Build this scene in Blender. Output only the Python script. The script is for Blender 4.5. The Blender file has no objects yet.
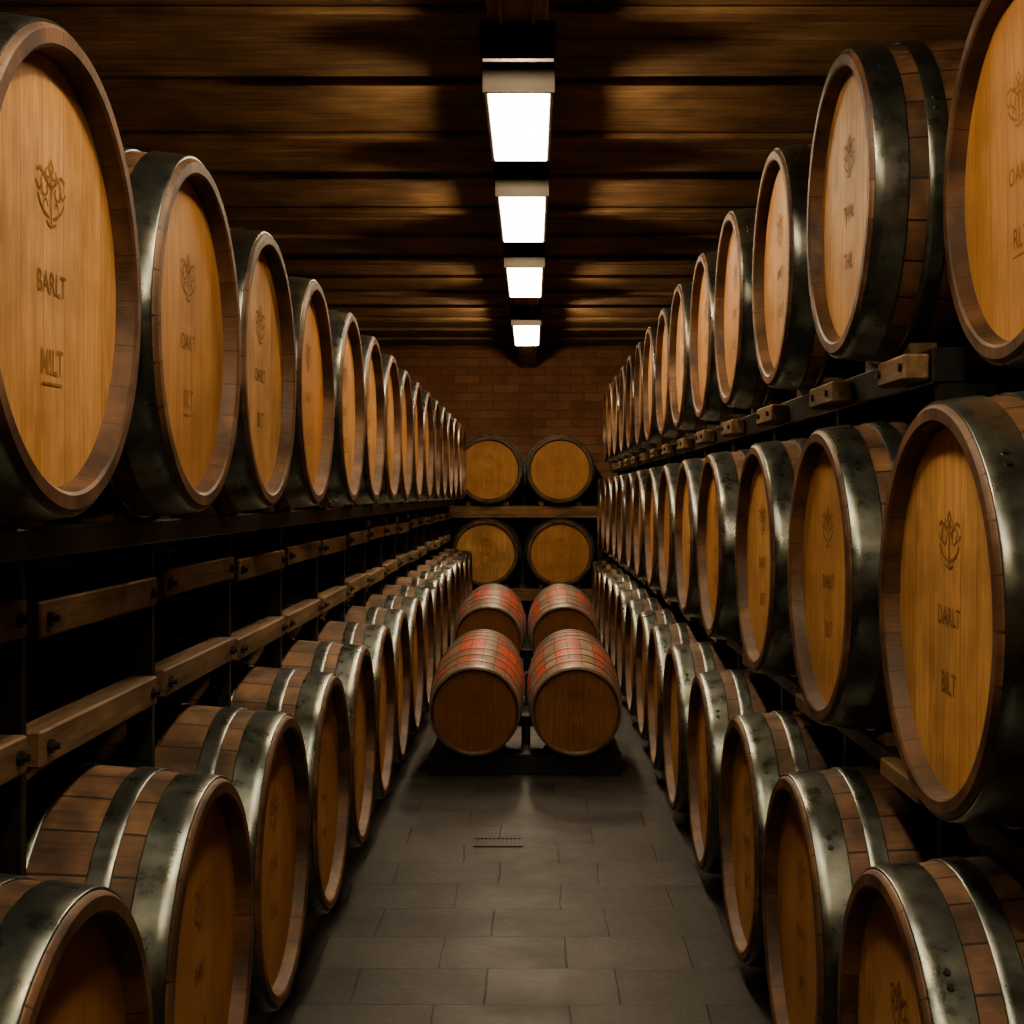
import bpy, bmesh, math, random
from mathutils import Vector, Matrix
random.seed(7)
scene = bpy.context.scene
F = 1400.0
CAMZ = 1.42
PI = math.pi

# ------------------------------------------------------------------ node helpers
class NT:
    def __init__(s, name):
        s.m = bpy.data.materials.new(name); s.m.use_nodes = True
        s.t = s.m.node_tree; s.t.nodes.clear()
        s.out = s.t.nodes.new('ShaderNodeOutputMaterial')
    def n(s, typ, **kw):
        nd = s.t.nodes.new(typ)
        for k, v in kw.items(): setattr(nd, k, v)
        return nd
    def put(s, sock, v):
        if hasattr(v, 'is_output'): s.t.links.new(v, sock)
        elif isinstance(v, (tuple, list)) and len(v) == 3 and sock.type == 'RGBA': sock.default_value = (*v, 1)
        else: sock.default_value = v
    def math(s, op, a, b=None, c=None, clamp=False):
        nd = s.n('ShaderNodeMath', operation=op, use_clamp=clamp)
        s.put(nd.inputs[0], a)
        if b is not None: s.put(nd.inputs[1], b)
        if c is not None: s.put(nd.inputs[2], c)
        return nd.outputs[0]
    def mix(s, f, a, b, mode='MIX'):
        nd = s.n('ShaderNodeMix', data_type='RGBA', blend_type=mode)
        s.put(nd.inputs[0], f); s.put(nd.inputs[6], a); s.put(nd.inputs[7], b)
        return nd.outputs[2]
    def xyz(s):
        tc = s.n('ShaderNodeTexCoord'); sp = s.n('ShaderNodeSeparateXYZ')
        s.t.links.new(tc.outputs['Object'], sp.inputs[0])
        return sp.outputs[0], sp.outputs[1], sp.outputs[2]
    def comb(s, x, y, z):
        nd = s.n('ShaderNodeCombineXYZ')
        s.put(nd.inputs[0], x); s.put(nd.inputs[1], y); s.put(nd.inputs[2], z)
        return nd.outputs[0]
    def noise(s, vec, scale=5, detail=3, rough=.55, dist=0):
        nd = s.n('ShaderNodeTexNoise')
        s.put(nd.inputs['Vector'], vec); nd.inputs['Scale'].default_value = scale
        nd.inputs['Detail'].default_value = detail; nd.inputs['Roughness'].default_value = rough
        nd.inputs['Distortion'].default_value = dist
        return nd.outputs[0]
    def wn(s, w):
        nd = s.n('ShaderNodeTexWhiteNoise', noise_dimensions='1D'); s.put(nd.inputs['W'], w)
        return nd.outputs['Value']
    def rnd(s): return s.n('ShaderNodeObjectInfo').outputs['Random']
    def rng(s, v, a, b, c=0, d=1):
        nd = s.n('ShaderNodeMapRange'); s.put(nd.inputs[0], v)
        for i, q in enumerate((a, b, c, d)): nd.inputs[i+1].default_value = q
        return nd.outputs[0]
    def bump(s, h, strength=.3, dist=.01):
        nd = s.n('ShaderNodeBump'); nd.inputs['Strength'].default_value = strength
        nd.inputs['Distance'].default_value = dist; s.put(nd.inputs['Height'], h)
        return nd.outputs[0]
    def bsdf(s, col, rough=.5, metal=0, normal=None, spec=None):
        b = s.n('ShaderNodeBsdfPrincipled')
        s.put(b.inputs['Base Color'], col); s.put(b.inputs['Roughness'], rough)
        s.put(b.inputs['Metallic'], metal)
        if spec is not None: b.inputs['Specular IOR Level'].default_value = spec
        if normal is not None: s.put(b.inputs['Normal'], normal)
        s.t.links.new(b.outputs[0], s.out.inputs[0])
        return s.m

def m_stave(name, c1, c2, N=26, red=None, seam=.472, seamc=(.012, .008, .005)):
    s = NT(name); x, y, z = s.xyz(); r = s.rnd()
    ang = s.math('ARCTAN2', y, z)
    a = s.math('ADD', s.math('MULTIPLY', ang, N/(2*PI)), 40.5)
    idx = s.math('FLOOR', a); fr = s.math('FRACT', a)
    w = s.wn(s.math('ADD', idx, s.math('MULTIPLY', r, 91.7)))
    g = s.noise(s.comb(s.math('MULTIPLY', x, 1.2), s.math('MULTIPLY', ang, 7), s.math('MULTIPLY', r, 30)), 7, 4, .65, .4)
    g2 = s.noise(s.comb(x, y, s.math('ADD', z, s.math('MULTIPLY', r, 17))), 8, 3)
    f = s.math('ADD', s.math('MULTIPLY', w, .6), s.math('MULTIPLY', s.rng(g, .3, .7), .45), clamp=True)
    col = s.mix(f, c1, c2)
    if red:
        ax = s.math('ABSOLUTE', x)
        near = s.rng(ax, .40, .54, 1, .2)
        w2 = s.math('GREATER_THAN', s.wn(s.math('ADD', idx, 13.3)), .22)
        col = s.mix(s.math('MULTIPLY', s.math('MULTIPLY', near, w2), s.rng(g2, .36, .54)), col, red)
    col = s.mix(s.rng(g2, .38, .62), s.mix(.45 if red else .7, col, (0.01, 0.006, 0.003)), col)
    gap = s.math('LESS_THAN', s.math('ABSOLUTE', s.math('SUBTRACT', fr, .5)), seam)
    col = s.mix(gap, seamc, col)
    h = s.math('ADD', s.math('MULTIPLY', gap, .6), s.math('MULTIPLY', g, .4))
    return s.bsdf(col, s.rng(g, .3, .8, .42, .68), 0, s.bump(h, .5, .004))

def m_head(name, c1, c2, board=.088):
    s = NT(name); x, y, z = s.xyz(); r = s.rnd()
    a = s.math('ADD', s.math('DIVIDE', y, board), s.math('ADD', 20.3, s.math('MULTIPLY', r, .6)))
    idx = s.math('FLOOR', a); fr = s.math('FRACT', a)
    w = s.wn(s.math('ADD', idx, s.math('MULTIPLY', r, 57.1)))
    g = s.noise(s.comb(s.math('MULTIPLY', y, 16), s.math('MULTIPLY', z, 1.3), s.math('ADD', s.math('MULTIPLY', r, 30), s.math('MULTIPLY', w, 5))), 4.5, 4, .6, .8)
    b = s.noise(s.comb(y, z, s.math('MULTIPLY', r, 11)), 5, 3)
    f = s.math('ADD', s.math('MULTIPLY', w, .40), s.math('MULTIPLY', s.rng(g, .37, .63), .60), clamp=True)
    col = s.mix(f, c1, c2)
    col = s.mix(s.rng(b, .33, .60), s.mix(.45, col, (.11, .055, .025)), col)
    tone = s.rng(r, 0, 1, .0, .65)
    col = s.mix(tone, col, (c1[0]*.85, c1[1]*.72, c1[2]*.6))
    gap = s.math('LESS_THAN', s.math('ABSOLUTE', s.math('SUBTRACT', fr, .5)), .490)
    col = s.mix(gap, (c1[0]*.5, c1[1]*.43, c1[2]*.35), col)
    h = s.math('ADD', s.math('MULTIPLY', gap, .5), s.math('MULTIPLY', g, .3))
    return s.bsdf(col, .55, 0, s.bump(h, .25, .003), .3)

def m_brand(name, dark, wood):
    s = NT(name); x, y, z = s.xyz(); r = s.rnd()
    g = s.noise(s.comb(y, z, s.math('MULTIPLY', r, 23)), 22, 3, .7)
    b = s.noise(s.comb(y, z, s.math('MULTIPLY', r, 9)), 6, 1)
    f = s.math('ADD', s.rng(g, .35, .62, .5, .05), s.math('ADD', s.rng(b, .35, .65, .0, .35), s.math('MULTIPLY', r, .2)), clamp=True)
    return s.bsdf(s.mix(f, dark, wood), .7, 0, None, .2)

def m_steel(name, c, c2, rough=.34, metal=.85):
    s = NT(name); x, y, z = s.xyz(); r = s.rnd()
    g = s.noise(s.comb(x, y, s.math('ADD', z, s.math('MULTIPLY', r, 9))), 16, 4, .65)
    col = s.mix(s.rng(g, .30, .75), c, c2)
    return s.bsdf(col, s.rng(g, .3, .7, rough-.03, rough+.10), metal, s.bump(g, .08, .003))

def m_wood(name, c1, c2, axis='y', scale=1, rough=.65):
    s = NT(name); x, y, z = s.xyz()
    k = {'x': (1.0, 14, 14), 'y': (14, 1.0, 14), 'z': (14, 14, 1.0)}[axis]
    g = s.noise(s.comb(s.math('MULTIPLY', x, k[0]), s.math('MULTIPLY', y, k[1]), s.math('MULTIPLY', z, k[2])), 2.4*scale, 4, .62, .5)
    b = s.noise(s.comb(x, y, z), 3.1, 3)
    col = s.mix(s.rng(g, .33, .68), c1, c2)
    col = s.mix(s.rng(b, .35, .7), s.mix(.5, col, (0, 0, 0)), col)
    return s.bsdf(col, rough, 0, s.bump(g, .35, .006), .3)

def m_plain(name, c, rough=.6, metal=0):
    s = NT(name); x, y, z = s.xyz()
    g = s.noise(s.comb(x, y, z), 14, 2)
    return s.bsdf(s.mix(g, c, tuple(q*.6 for q in c)), rough, metal)

def m_emit(name, c, st):
    s = NT(name); e = s.n('ShaderNodeEmission')
    e.inputs[0].default_value = (*c, 1); e.inputs[1].default_value = st
    s.t.links.new(e.outputs[0], s.out.inputs[0]); return s.m

STAVE = m_stave('oak_staves', (.10, .053, .030), (.28, .155, .085))
CHIME = m_stave('oak_chime', (.105, .052, .027), (.19, .10, .052), 26, None, .484, (.05, .025, .013))
HEAD = m_head('oak_head', (.38, .195, .075), (.65, .385, .175))
HOOP = m_steel('hoop_steel', (.095, .108, .098), (.20, .215, .195), .27, .9)
BRAND = m_brand('burnt_brand', (.13, .062, .024), (.38, .20, .082))
HOOP_R = m_steel('weathered_hoop', (.18, .17, .155), (.32, .30, .27), .42, .6)
STAVE_R = m_stave('painted_staves', (.24, .14, .09), (.42, .27, .18), 22, (.56, .075, .042))
HEAD_D = m_head('dark_oak_head', (.17, .082, .036), (.29, .15, .067), .075)
BRAND_D = m_brand('burnt_brand_dark', (.08, .04, .017), (.17, .08, .034))
RACKW = m_wood('rack_timber', (.12, .075, .042), (.29, .19, .108), 'y')
RACKX = m_wood('rack_timber_cross', (.15, .08, .04), (.34, .20, .10), 'x')
IRON = m_steel('rack_iron', (.022, .024, .022), (.042, .04, .036), .5, .6)
BOLT = m_plain('bolt_iron', (.05, .05, .045), .4, .8)

# ------------------------------------------------------------------ mesh helpers
def finish(bm, name, mats, smooth_deg=None, link=True):
    bmesh.ops.recalc_face_normals(bm, faces=bm.faces) if smooth_deg is None else None
    me = bpy.data.meshes.new(name); bm.to_mesh(me); bm.free()
    for m in mats: me.materials.append(m)
    if smooth_deg:
        for p in me.polygons: p.use_smooth = True
        me.set_sharp_from_angle(angle=math.radians(smooth_deg))
    if not link: return me
    ob = bpy.data.objects.new(name, me); scene.collection.objects.link(ob); return ob

def box(bm, cx, cy, cz, sx, sy, sz, mat=0, bev=.0, rot=None):
    r = bmesh.ops.create_cube(bm, size=1)
    vs = r['verts']
    M = Matrix.Translation((cx, cy, cz)) @ (rot if rot else Matrix.Identity(4)) @ Matrix.Diagonal((sx, sy, sz, 1))
    bmesh.ops.transform(bm, matrix=M, verts=vs)
    fs = set(f for v in vs for f in v.link_faces)
    for f in fs: f.material_index = mat
    if bev > 0:
        es = list(set(e for v in vs for e in v.link_edges))
        r2 = bmesh.ops.bevel(bm, geom=es, offset=bev, segments=1, affect='EDGES', profile=.5)
        for f in r2['faces']: f.material_index = mat

def cyl(bm, p, axis, r, h, mat=0, n=12, r2=None):
    q = Vector((0, 0, 1)).rotation_difference(Vector(axis)).to_matrix().to_4x4()
    rr = bmesh.ops.create_cone(bm, cap_ends=True, segments=n, radius1=r, radius2=r if r2 is None else r2, depth=h)
    bmesh.ops.transform(bm, matrix=Matrix.Translation(p) @ q, verts=rr['verts'])
    for f in set(f for v in rr['verts'] for f in v.link_faces): f.material_index = mat

def wedge(bm, cx, cy, z0, sx, sy, sz, direction, mat):
    pts = [(-.5, -.5*direction, 0), (.5, -.5*direction, 0), (.5, .5*direction, 0), (-.5, .5*direction, 0), (.5, .5*direction, 1), (-.5, .5*direction, 1)]
    v = [bm.verts.new((cx+p[0]*sx, cy+p[1]*sy, z0+p[2]*sz)) for p in pts]
    for f in ((0, 1, 2, 3), (0, 1, 4, 5), (3, 2, 4, 5), (1, 2, 4), (0, 3, 5)):
        bm.faces.new([v[i] for i in f]).material_index = mat

def lathe(bm, prof, mats, n=64):
    rings = []
    for (x, r) in prof:
        if r <= 1e-6: rings.append([bm.verts.new((x, 0, 0))])
        else: rings.append([bm.verts.new((x, r*math.sin(2*PI*i/n), r*math.cos(2*PI*i/n))) for i in range(n)])
    for k in range(len(prof)-1):
        A, B = rings[k], rings[k+1]
        for i in range(n):
            j = (i+1) % n
            if len(A) == 1: f = bm.faces.new((A[0], B[j], B[i]))
            elif len(B) == 1: f = bm.faces.new((A[i], A[j], B[0]))
            else: f = bm.faces.new((A[i], A[j], B[j], B[i]))
            f.material_index = mats[k]

def stroke(pts, w, closed=False):
    out = []; n = len(pts)
    for i in range(n if closed else n-1):
        a = Vector(pts[i]); b = Vector(pts[(i+1) % n]); d = (b-a)
        if d.length < 1e-7: continue
        d.normalize(); p = Vector((-d.y, d.x))*w/2; e = d*w*.2
        out.append([a-e+p, a-e-p, b+e-p, b+e+p])
    return out

def emblem(variant=0):
    q = []
    def spiral(cx, cy, r0, a0, turns, sgn, w):
        pts = []
        for i in range(15):
            t = i/14; a = a0+sgn*turns*2*PI*t; r = r0*(1-.75*t)
            pts.append((cx+r*math.cos(a), cy+r*math.sin(a)))
        return stroke(pts, w)
    for sg in (1, -1):
        q += spiral(sg*.026, .004, .024, PI/2, .85, -sg, .0045)
        if variant != 1: q += spiral(sg*.022, -.024, .016, -PI/2, .8, sg, .004)
        if variant != 2: q += spiral(sg*.017, .032, .014, 0 if sg < 0 else PI, .7, sg, .004)
        q += stroke([(sg*.062, .026), (sg*.046, .032), (sg*.03, .024), (sg*.006, .008)], .0065)
        if variant != 3: q += stroke([(sg*.066, .008), (sg*.054, -.004), (sg*.04, .004)], .005)
        q += stroke([(sg*.058, -.012), (sg*.046, -.026), (sg*.028, -.036), (sg*.01, -.042)], .0055)
        q += stroke([(0, .052), (sg*.01, .04), (0, .028)], .005)
    q += stroke([(0, .028), (0, -.05)], .0055)
    q += stroke([(-.022, -.05), (0, -.056), (.022, -.05)], .005)
    return q

def text_polys(body, size, cx, cy, sx=1):
    cu = bpy.data.curves.new('t', 'FONT'); cu.body = body; cu.size = size; cu.align_x = 'CENTER'; cu.align_y = 'CENTER'
    cu.resolution_u = 3; cu.offset = size*.010
    ob = bpy.data.objects.new('t', cu); scene.collection.objects.link(ob)
    bpy.context.view_layer.update()
    me = bpy.data.meshes.new_from_object(ob.evaluated_get(bpy.context.evaluated_depsgraph_get()))
    res = [[Vector((me.vertices[i].co.x*sx+cx, me.vertices[i].co.y+cy)) for i in p.vertices] for p in me.polygons]
    bpy.data.objects.remove(ob); bpy.data.curves.remove(cu); bpy.data.meshes.remove(me)
    return res

def barrel_mesh(name, L, R0, RB, mats, hoops, chime=.038, recess=.034, brand=('BARLT', 'M!LT'), bung=True, variant=0):
    """mats: stave, chime, head, hoop, brand"""
    bm = bmesh.new()
    H = L/2
    rad = lambda x: R0+(RB-R0)*(1-(x/H)**2)
    prof = []; mt = []
    def add(x, r, m):
        prof.append((x, r)); mt.append(m)
    add(-H+recess, 0, 2); add(-H+recess, R0-chime-.012, 2); add(-H+recess, R0-chime, 1)
    add(-H+.004, R0-chime+.006, 1); add(-H, R0-chime+.011, 1); add(-H, R0-.007, 1); add(-H+.006, R0-.0005, 0)
    K = 22
    for i in range(K+1):
        x = (-H+.012)+(L-.024)*i/K
        add(x, rad(x), 0)
    add(H-.006, R0-.0005, 1); add(H, R0-.007, 1); add(H, R0-chime+.011, 1); add(H-.004, R0-chime+.006, 1)
    add(H-recess, R0-chime, 2); add(H-recess, R0-chime-.012, 2); add(H-recess, 0, 2)
    lathe(bm, prof, mt, 72)
    for (d, w) in hoops:
        for sg in (-1, 1):
            th = .0045
            xs = [sg*(H-d-w*i/3) for i in range(4)]
            xs.sort()
            p = [(xs[0], rad(xs[0])-.001), (xs[0], rad(xs[0])+th*.7), (xs[0]+.002, rad(xs[0])+th)]
            p += [(x, rad(x)+th) for x in xs[1:3]]
            p += [(xs[3]-.002, rad(xs[3])+th), (xs[3], rad(xs[3])+th*.7), (xs[3], rad(xs[3])-.001)]
            lathe(bm, p, [3]*(len(p)-1), 72)
            xm = (xs[0]+xs[3])/2
            for da in (-.035, .035):
                a = .75+da+d*3
                r = rad(xm)+th
                cyl(bm, (xm, r*math.sin(a), r*math.cos(a)), (0, math.sin(a), math.cos(a)), .006, .006, 3, 8)
    if bung:
        cyl(bm, (0, 0, RB+.006), (0, 0, 1), .026, .02, 1, 16, .022)
    if brand:
        polys = []
        k = R0/.35
        for qd in emblem(variant): polys.append([Vector((v.x*.92*k, v.y*.9*k+.12*k)) for v in qd])
        polys += text_polys(brand[0], .046*k, 0, -.015*k, .9)
        polys += text_polys(brand[1], .054*k, 0, -.13*k, .82)
        if variant % 2 == 0: polys += [[Vector((v.x, v.y)) for v in qd] for qd in stroke([(-.040*k, -.160*k), (.040*k, -.160*k)], .004)]
        X = H-recess+.0009
        for i, p in enumerate(polys):
            try:
                f = bm.faces.new([bm.verts.new((X+.00001*(i % 9), v.x, v.y)) for v in p]); f.material_index = 4
                f.normal_update()
                if f.normal.x < 0: f.normal_flip()
            except Exception: pass
    return finish(bm, name, mats, 32, link=False)

HOOPS = [(.009, .070), (.120, .042), (.265, .044)]
BM_ = [STAVE, CHIME, HEAD, HOOP, BRAND]
BARRELS = [barrel_mesh('wine_barrel', 1.0, .35, .385, BM_, HOOPS, brand=t, variant=i % 4) for i, t in enumerate(
    (('BARLT', 'M!LT'), ('DARLT', 'BILT'), ('JARUT', 'MULT'), ('B4RT', 'N!17'), ('OAKT', 'RLT'), ('TJAAL', 'THIL')))]
SMALL = barrel_mesh('painted_wine_barrel', 1.15, .222, .247, [STAVE_R, CHIME, HEAD_D, HOOP_R, BRAND_D],
                    [(.006, .045), (.13, .026), (.27, .026), (.42, .026)], .016, .02, ('BARLT', 'MILT'), False)

def put_barrel(mesh, x, y, z, rz, name, tilt=0, pitch=0):
    if mesh is None: mesh = random.choice(BARRELS)
    ob = bpy.data.objects.new(name, mesh); scene.collection.objects.link(ob)
    ob.matrix_world = Matrix.Translation((x, y, z)) @ Matrix.Rotation(rz, 4, 'Z') @ Matrix.Rotation(pitch, 4, 'Y') @ Matrix.Rotation(tilt, 4, 'X')
    return ob

L2 = .5
def jit(a): return random.uniform(-a, a)

LT = [2.05, 2.84]+[3.63+.79*k for k in range(14)]
for y in LT: put_barrel(None, -.667-L2+jit(.006), y, 1.742, jit(.01), 'wine_barrel', jit(.05))
LB = [1.90+.785*k for k in range(16)]
for y in LB: put_barrel(None, -.60-L2+jit(.006), y, .52, jit(.01), 'wine_barrel', jit(.05))
RT = [2.48, 3.30, 4.21, 5.13, 6.02, 6.90]+[7.78+.86*k for k in range(8)]
for i, y in enumerate(RT):
    put_barrel(None, .715+L2+jit(.006)+(.11 if i == 0 else 0), y, 2.10 if i else 2.005, PI+jit(.01), 'wine_barrel', jit(.05))
RM = [2.40, 3.38, 4.36, 5.40, 6.38, 7.32]+[8.22+.87*k for k in range(8)]
for y in RM: put_barrel(None, .68+L2+jit(.006), y, 1.225, PI+jit(.01), 'wine_barrel', jit(.05))
RB_ = [1.62, 2.42, 3.26, 4.13, 5.12, 6.08]+[6.98+.86*k for k in range(9)]
for y in RB_: put_barrel(None, .60+L2+jit(.006), y, .41, PI+jit(.01), 'wine_barrel', jit(.05))
for px in (-.46, .30):
    put_barrel(None, px+.0, 15.4, CAMZ+.27, -PI/2, 'wine_barrel', jit(.05))
for px in (-.50, .30):
    put_barrel(None, px, 15.4, CAMZ-.62, -PI/2, 'wine_barrel', jit(.05))
TL = math.radians(4)
for px in (-.287, .222):
    put_barrel(SMALL, px, 7.0+.575, CAMZ-1.085+.575*math.sin(TL), -PI/2, 'painted_wine_barrel', jit(.1), TL)
for px in (-.292, .217):
    put_barrel(SMALL, px, 9.3+.575, CAMZ-.965+.575*math.sin(TL), -PI/2, 'painted_wine_barrel', jit(.1), TL)

# ------------------------------------------------------------------ racks
def tier_rails(bm, xs, y0, y1, ztop, h, w=.075, mat=0):
    for x in xs: box(bm, x, (y0+y1)/2, ztop-h/2, w, y1-y0, h, mat, .004)
def chocks(bm, xs, ys, zc, ztop, mat=0):
    for x in xs:
        for y in ys:
            for sg in (1, -1):
                wedge(bm, x, y+sg*.155, ztop, .06, .10, .030, sg, mat)

def rad(x): return .35+.035*(1-(x/.5)**2)
DZ = rad(.35)+.0055
# left rack
bm = bmesh.new()
y0, y1 = LB[0]-.45, LB[-1]+.45
zt = 1.742-DZ
xf, xb = -.667-.15, -.667-.85
tier_rails(bm, (xf, xb), y0, y1, zt, .05, .07, 2)
chocks(bm, (xf, xb), LT, 0, zt, 0)
ztb = .52-DZ
tier_rails(bm, (-.60-.15, -.60-.85), y0, y1, ztb, ztb, .08, 0)
chocks(bm, (-.75, -1.45), LB, 0, ztb, 0)
posts = [LB[0]-.393]+[y+.393 for y in LB]
for y in posts:
    for x in (-.86, -1.50):
        box(bm, x, y, (zt-.05)/2, .055, .024, zt-.05, 2)
    box(bm, -1.18, y, 1.05, .6, .022, .04, 2)
    box(bm, -1.18, y, 1.30, .6, .022, .04, 2)
for a, b in zip(posts[:-1], posts[1:]):
    for zc in (CAMZ-.205, CAMZ-.425):
        j = jit(.008)
        box(bm, -.845, (a+b)/2, zc+j, .06, (b-a)-.06, .062, 0, .004)
        box(bm, -1.50, (a+b)/2, zc+j, .05, (b-a)-.045, .06, 0, .004)
        for yy in (a+.07, b-.07):
            cyl(bm, (-.812, yy, zc+j), (1, 0, 0), .012, .012, 3, 8)
            cyl(bm, (-.812, yy+.0, zc+j), (1, 0, 0), .006, .03, 3, 8)
finish(bm, 'barrel_rack', [RACKW, RACKX, IRON, BOLT])

# right rack
bm = bmesh.new()
def gaps(r): return [(a+b)/2 for a, b in zip(r[:-1], r[1:])]
z1 = .41-DZ; z2 = 1.225-DZ; z3 = 2.10-DZ
yl, yh = RB_[0]-.42, 14.6
tier_rails(bm, (.75, 1.45), yl, yh, z1, z1, .08, 0)
tier_rails(bm, (.68+.15, .68+.85), 1.95, yh, z2, .045, .07, 2)
tier_rails(bm, (.715+.15, .715+.85), 2.90, yh, z3, .075, .07, 2)
chocks(bm, (.75, 1.45), RB_, 0, z1); chocks(bm, (.83, 1.53), RM, 0, z2); chocks(bm, (.865, 1.565), RT[1:], 0, z3)
for y in gaps(RB_):
    for x in (.85, 1.50): box(bm, x, y, (z2-.045)/2, .05, .03, z2-.045, 2)
for y in gaps(RM):
    y = max(y, 2.92)
    for x in (.87, 1.53):
        box(bm, x, y, (z2+z3-.075)/2, .05, .04, z3-.075-z2, 2)
    box(bm, 1.2, y, z3-.10, .62, .035, .05, 2)
for y in gaps(RT)[1:]+[3.02]:
    box(bm, .80, y, z3-.04, .055, .30 if y > 3.1 else .22, .055, 0, .005)
    for yy in (y-.09, y+.09): cyl(bm, (.772, yy, z3-.04), (-1, 0, 0), .009, .014, 3, 8)
for y in gaps(RM):
    box(bm, .775, y, z2-.02, .04, .3, .04, 0, .004)
finish(bm, 'barrel_rack', [RACKW, RACKX, IRON, BOLT])

# end rack (at brick wall)
bm = bmesh.new()
for zt_, in ((CAMZ+.27-.376,), (CAMZ-.62-.376,)):
    for y in (15.05, 15.75):
        box(bm, -.10, y, zt_-.06, 1.72, .09, .10, 1, .006)
    box(bm, -.10, 15.4, zt_-.125, 1.7, .8, .03, 1, .004)
    for px in (-.48, .30):
        for sg in (1, -1):
            for y in (15.05, 15.75):
                box(bm, px+sg*.20, y, zt_+.015, .06, .085, .05, 1, .008)
for x in (-.93, .73):
    for y in (15.0, 15.8): box(bm, x, y, .80, .06, .05, 1.60, 2)
box(bm, -.1, 15.83, .8, .06, .04, 1.2, 2)
finish(bm, 'barrel_rack', [RACKW, RACKX, IRON, BOLT])

# aisle stands
def stand(ycen, zc_front, name):
    bm = bmesh.new()
    for dy in (-.42, .42):
        zc = zc_front+(.575+dy)*math.sin(TL)
        zt = zc-.222-.018
        if zt > .12:
            box(bm, -.035, ycen+dy, zt-.03, .98, .07, .06, 0, .005)
            for x in (-.49, -.035, .42): box(bm, x, ycen+dy, (zt-.06)/2, .05, .06, zt-.06, 0)
        else:
            box(bm, -.035, ycen+dy, zt/2, .98, .09, zt, 0, .005)
        for px in (-.29, .22):
            for sg in (1, -1):
                box(bm, px+sg*.14, ycen+dy, zt+.018, .04, .06, .045, 0, .006, Matrix.Rotation(-sg*.5, 4, 'Y'))
    for x in (-.50, .43):
        box(bm, x, ycen, .06, .05, .95, .05, 0, .004)
    finish(bm, name, [IRON])
stand(7.575, CAMZ-1.085, 'barrel_stand')
stand(9.875, CAMZ-.965, 'barrel_stand')

# ------------------------------------------------------------------ room
def m_brick(name, plane, c1, c2, mortar, sx=.30, sy=.10):
    s = NT(name); x, y, z = s.xyz()
    u = x if plane == 'xz' else y
    v = s.comb(u, z, 0)
    br = s.n('ShaderNodeTexBrick'); s.put(br.inputs['Vector'], v)
    s.put(br.inputs['Color1'], c1); s.put(br.inputs['Color2'], c2); s.put(br.inputs['Mortar'], mortar)
    br.inputs['Scale'].default_value = 1; br.inputs['Mortar Size'].default_value = .007
    br.inputs['Brick Width'].default_value = sx; br.inputs['Row Height'].default_value = sy
    br.inputs['Mortar Smooth'].default_value = .3
    n = s.noise(s.comb(x, y, z), 2.2, 5, .65); n2 = s.noise(s.comb(x, y, z), 25, 3)
    col = s.mix(s.rng(n, .3, .7), s.mix(.4, br.outputs[0], (.03, .018, .01)), br.outputs[0])
    h = s.math('SUBTRACT', s.math('MULTIPLY', n2, .4), br.outputs['Fac'])
    return s.bsdf(col, .85, 0, s.bump(h, .4, .006), .2)

WX, YB, YF, ZC = 2.05, 16.15, -1.6, CAMZ+1.72
BR = m_brick('brick_end', 'xz', (.38, .185, .115), (.50, .27, .175), (.27, .165, .11))
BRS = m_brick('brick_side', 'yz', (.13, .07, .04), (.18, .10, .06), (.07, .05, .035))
def slab(name, c, sz, mat):
    bm = bmesh.new(); box(bm, *c, *sz); return finish(bm, name, [mat])
slab('wall_end', (0, YB+.1, ZC/2), (2*WX, .2, ZC), BR)
slab('wall_front', (0, YF-.1, ZC/2), (2*WX, .2, ZC), BR)
slab('wall_left', (-WX-.1, (YB+YF)/2, ZC/2), (.2, YB-YF+.4, ZC), BRS)
slab('wall_right', (WX+.1, (YB+YF)/2, ZC/2), (.2, YB-YF+.4, ZC), BRS)

# floor : slate paving
s = NT('slate_paving'); x, y, z = s.xyz()
n0 = s.noise(s.comb(x, y, 0), 1.6, 2)
wob = s.math('MULTIPLY', s.math('SUBTRACT', n0, .5), .04)
def bricks(ox, oy, bw, rh, off):
    br = s.n('ShaderNodeTexBrick'); s.put(br.inputs['Vector'], s.comb(s.math('ADD', s.math('ADD', x, ox), wob), s.math('ADD', s.math('ADD', y, oy), wob), 0))
    s.put(br.inputs['Color1'], (.028, .027, .025)); s.put(br.inputs['Color2'], (.056, .052, .046)); s.put(br.inputs['Mortar'], (.019, .018, .016))
    br.inputs['Scale'].default_value = 1; br.inputs['Mortar Size'].default_value = .0030
    br.inputs['Brick Width'].default_value = bw; br.inputs['Row Height'].default_value = rh; br.offset = off
    br.inputs['Mortar Smooth'].default_value = .5
    return br
br = bricks(.13, 0, .38, .30, .38)
n1 = s.noise(s.comb(x, y, 0), 4, 5, .65); n2 = s.noise(s.comb(x, y, 0), 40, 3); n3 = s.noise(s.comb(x, y, 3), 1.3, 3)
col = s.mix(s.rng(n1, .3, .68), s.mix(.5, br.outputs[0], (.012, .011, .010)), br.outputs[0])
col = s.mix(s.rng(n3, .4, .62, 0, .35), col, (.019, .018, .016))
h = s.math('SUBTRACT', s.math('ADD', s.math('MULTIPLY', n2, .2), s.math('MULTIPLY', n1, .9)), br.outputs['Fac'])
SL = s.bsdf(col, s.rng(n1, .3, .7, .40, .60), 0, s.bump(h, .6, .008))
slab('floor', (0, (YB+YF)/2, -.1), (2*WX+.4, YB-YF+.4, .2), SL)
bm = bmesh.new()
dy = 1400*CAMZ/352; dx = -34/1400*dy
box(bm, dx, dy, .003, .20, .010, .004, 0); box(bm, dx, dy+.13, .003, .20, .010, .004, 0)
for i in range(12): box(bm, dx-.094+.017*i, dy+.065, .0025, .009, .13, .003, 0)
finish(bm, 'floor_drain_grate', [BOLT])

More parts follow.
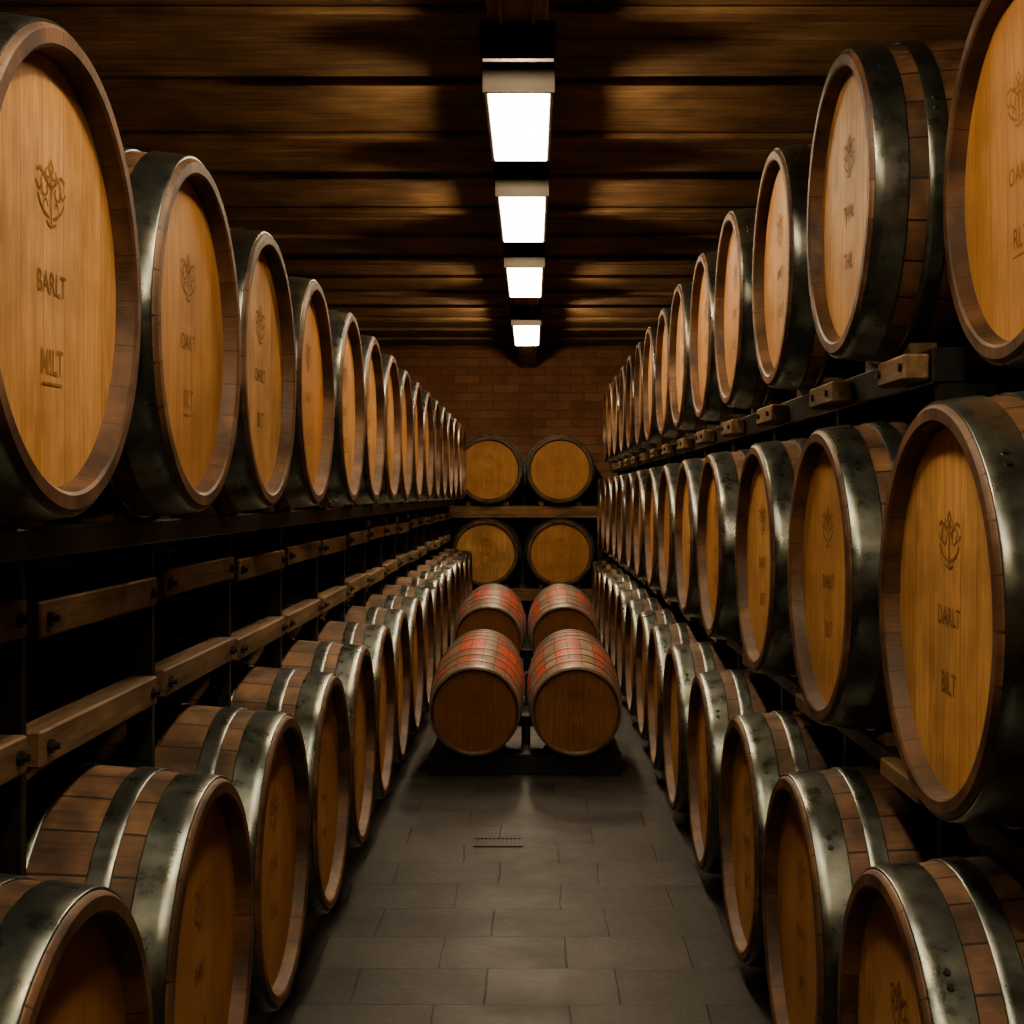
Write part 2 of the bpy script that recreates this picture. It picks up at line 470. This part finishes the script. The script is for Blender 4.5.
# ceiling : boards + joists
CW = m_wood('ceiling_boards', (.15, .09, .048), (.35, .215, .115), 'x', .9, .7)
bm = bmesh.new()
y = YF
i = 0
while y < YB:
    w = .86
    box(bm, 0, y+w/2, ZC+.05+(.004 if i % 2 else 0), 2*WX, w-.008, .1, 0, .004)
    y += w; i += 1
box(bm, 0, (YB+YF)/2, ZC+.14, 2*WX+.4, YB-YF+.4, .06, 0)
y = 5.82-.86*8
while y < YB:
    box(bm, 0, y, ZC-.015, 2*WX, .09, .03, 0, .006)
    y += .86
finish(bm, 'ceiling', [CW])

# central lamp beam
LX = -.045
BEAM = m_wood('beam_timber', (.30, .20, .125), (.55, .38, .24), 'y', 1, .6)
bm = bmesh.new()
box(bm, LX, (YB+.3)/2, (2.89+ZC-.03)/2, .19, YB-.3, ZC-.03-2.89, 0, .008)
for sg in (1, -1): box(bm, LX+sg*.05, (YB+.3)/2, 2.882, .012, YB-.3, .018, 0, .003)
finish(bm, 'ceiling_beam', [BEAM])

PANEL = m_emit('lamp_diffuser', (1, .84, .62), 20)
BULB = m_emit('lamp_bulb', (1, .76, .47), 2500)
BULB_FILL = m_emit('end_wall_fill_bulb', (1, .76, .47), 4200)  # extra bulb hidden behind the last housing, added to brighten the brick end wall
HOUS = m_steel('lamp_housing', (.06, .052, .043), (.11, .095, .08), .45, .2)
BLACK = m_plain('blackened_plate', (.014, .011, .008), .8)
CAPM = m_plain('lamp_end_cap', (.0060, .0045, .0030), .9)
def lamp(ya, yb, far=False):
    e = bpy.data.objects.new('ceiling_lamp', None); scene.collection.objects.link(e)
    e.location = (LX, (ya+yb)/2, 2.89)
    L = yb-ya
    def child(nm, bm, mats):
        ob = finish(bm, nm, mats); ob.parent = e; return ob
    ends = [(-1, .27)]+([(1, .22)] if far else [])  # far adds the unseen fill bulb aimed at the end wall
    bm = bmesh.new()
    box(bm, 0, .005, -.025, .240, L+.0, .05, 0, .005)
    for sg in (1, -1):
        box(bm, sg*.112, 0, -.078, .014, L, .070, 0, .002)
        box(bm, 0, sg*(L/2+.003), -.058, .245, .014, .116, 2 if sg < 0 else 0, .002)
    for sd, off in ends:
        yc = sd*(L/2+off)
        # bulb socket, plus black plates added to cut its light into ceiling fans
        box(bm, 0, sd*(L/2+off/2), -.010, .06, off, .02, 1, .003)
        cyl(bm, (0, yc, -.020), (0, 0, 1), .022, .03, 1, 14)
        for d in (-.115, .115):
            if sd > 0 and d > 0: continue
            hh = .118 if d < 0 else .058
            box(bm, 0, yc+d, -hh/2, .235, .008, hh, 1 if d < 0 else 2, .002)
            box(bm, 0, yc+d*.5, -.004, .03, .115, .008, 1)
    child('housing', bm, [HOUS, BLACK, CAPM])
    bm = bmesh.new(); box(bm, 0, 0, -.108, .206, L-.018, .016, 0, 0); child('diffuser', bm, [PANEL])
    for sd, off in ends:
        bm = bmesh.new()
        bmesh.ops.create_icosphere(bm, subdivisions=1, radius=.022, matrix=Matrix.Translation((0, sd*(L/2+off), -.056)))
        child('bulb', bm, [BULB if sd < 0 else BULB_FILL])
for a, b in ((.2, 1.15), (2.0, 2.95), (4.72, 5.68), (6.36, 7.5), (8.35, 9.6), (11.2, 12.7)):
    lamp(a, b, a > 11)

# ------------------------------------------------------------------ world, camera
w = bpy.data.worlds.new('World'); scene.world = w; w.use_nodes = True
w.node_tree.nodes['Background'].inputs[0].default_value = (.02, .015, .01, 1)
w.node_tree.nodes['Background'].inputs[1].default_value = .1
cam = bpy.data.cameras.new('camera'); co = bpy.data.objects.new('camera', cam); scene.collection.objects.link(co)
co.location = (0, 0, CAMZ); co.rotation_euler = (PI/2, 0, 0)
cam.sensor_width = 36; cam.lens = F/1024*36
cam.shift_x = -20/1024; cam.shift_y = -17/1024
cam.clip_start = .05
scene.camera = co
scene.view_settings.view_transform = 'AgX'
scene.view_settings.look = 'AgX - Medium High Contrast'
scene.view_settings.exposure = .15
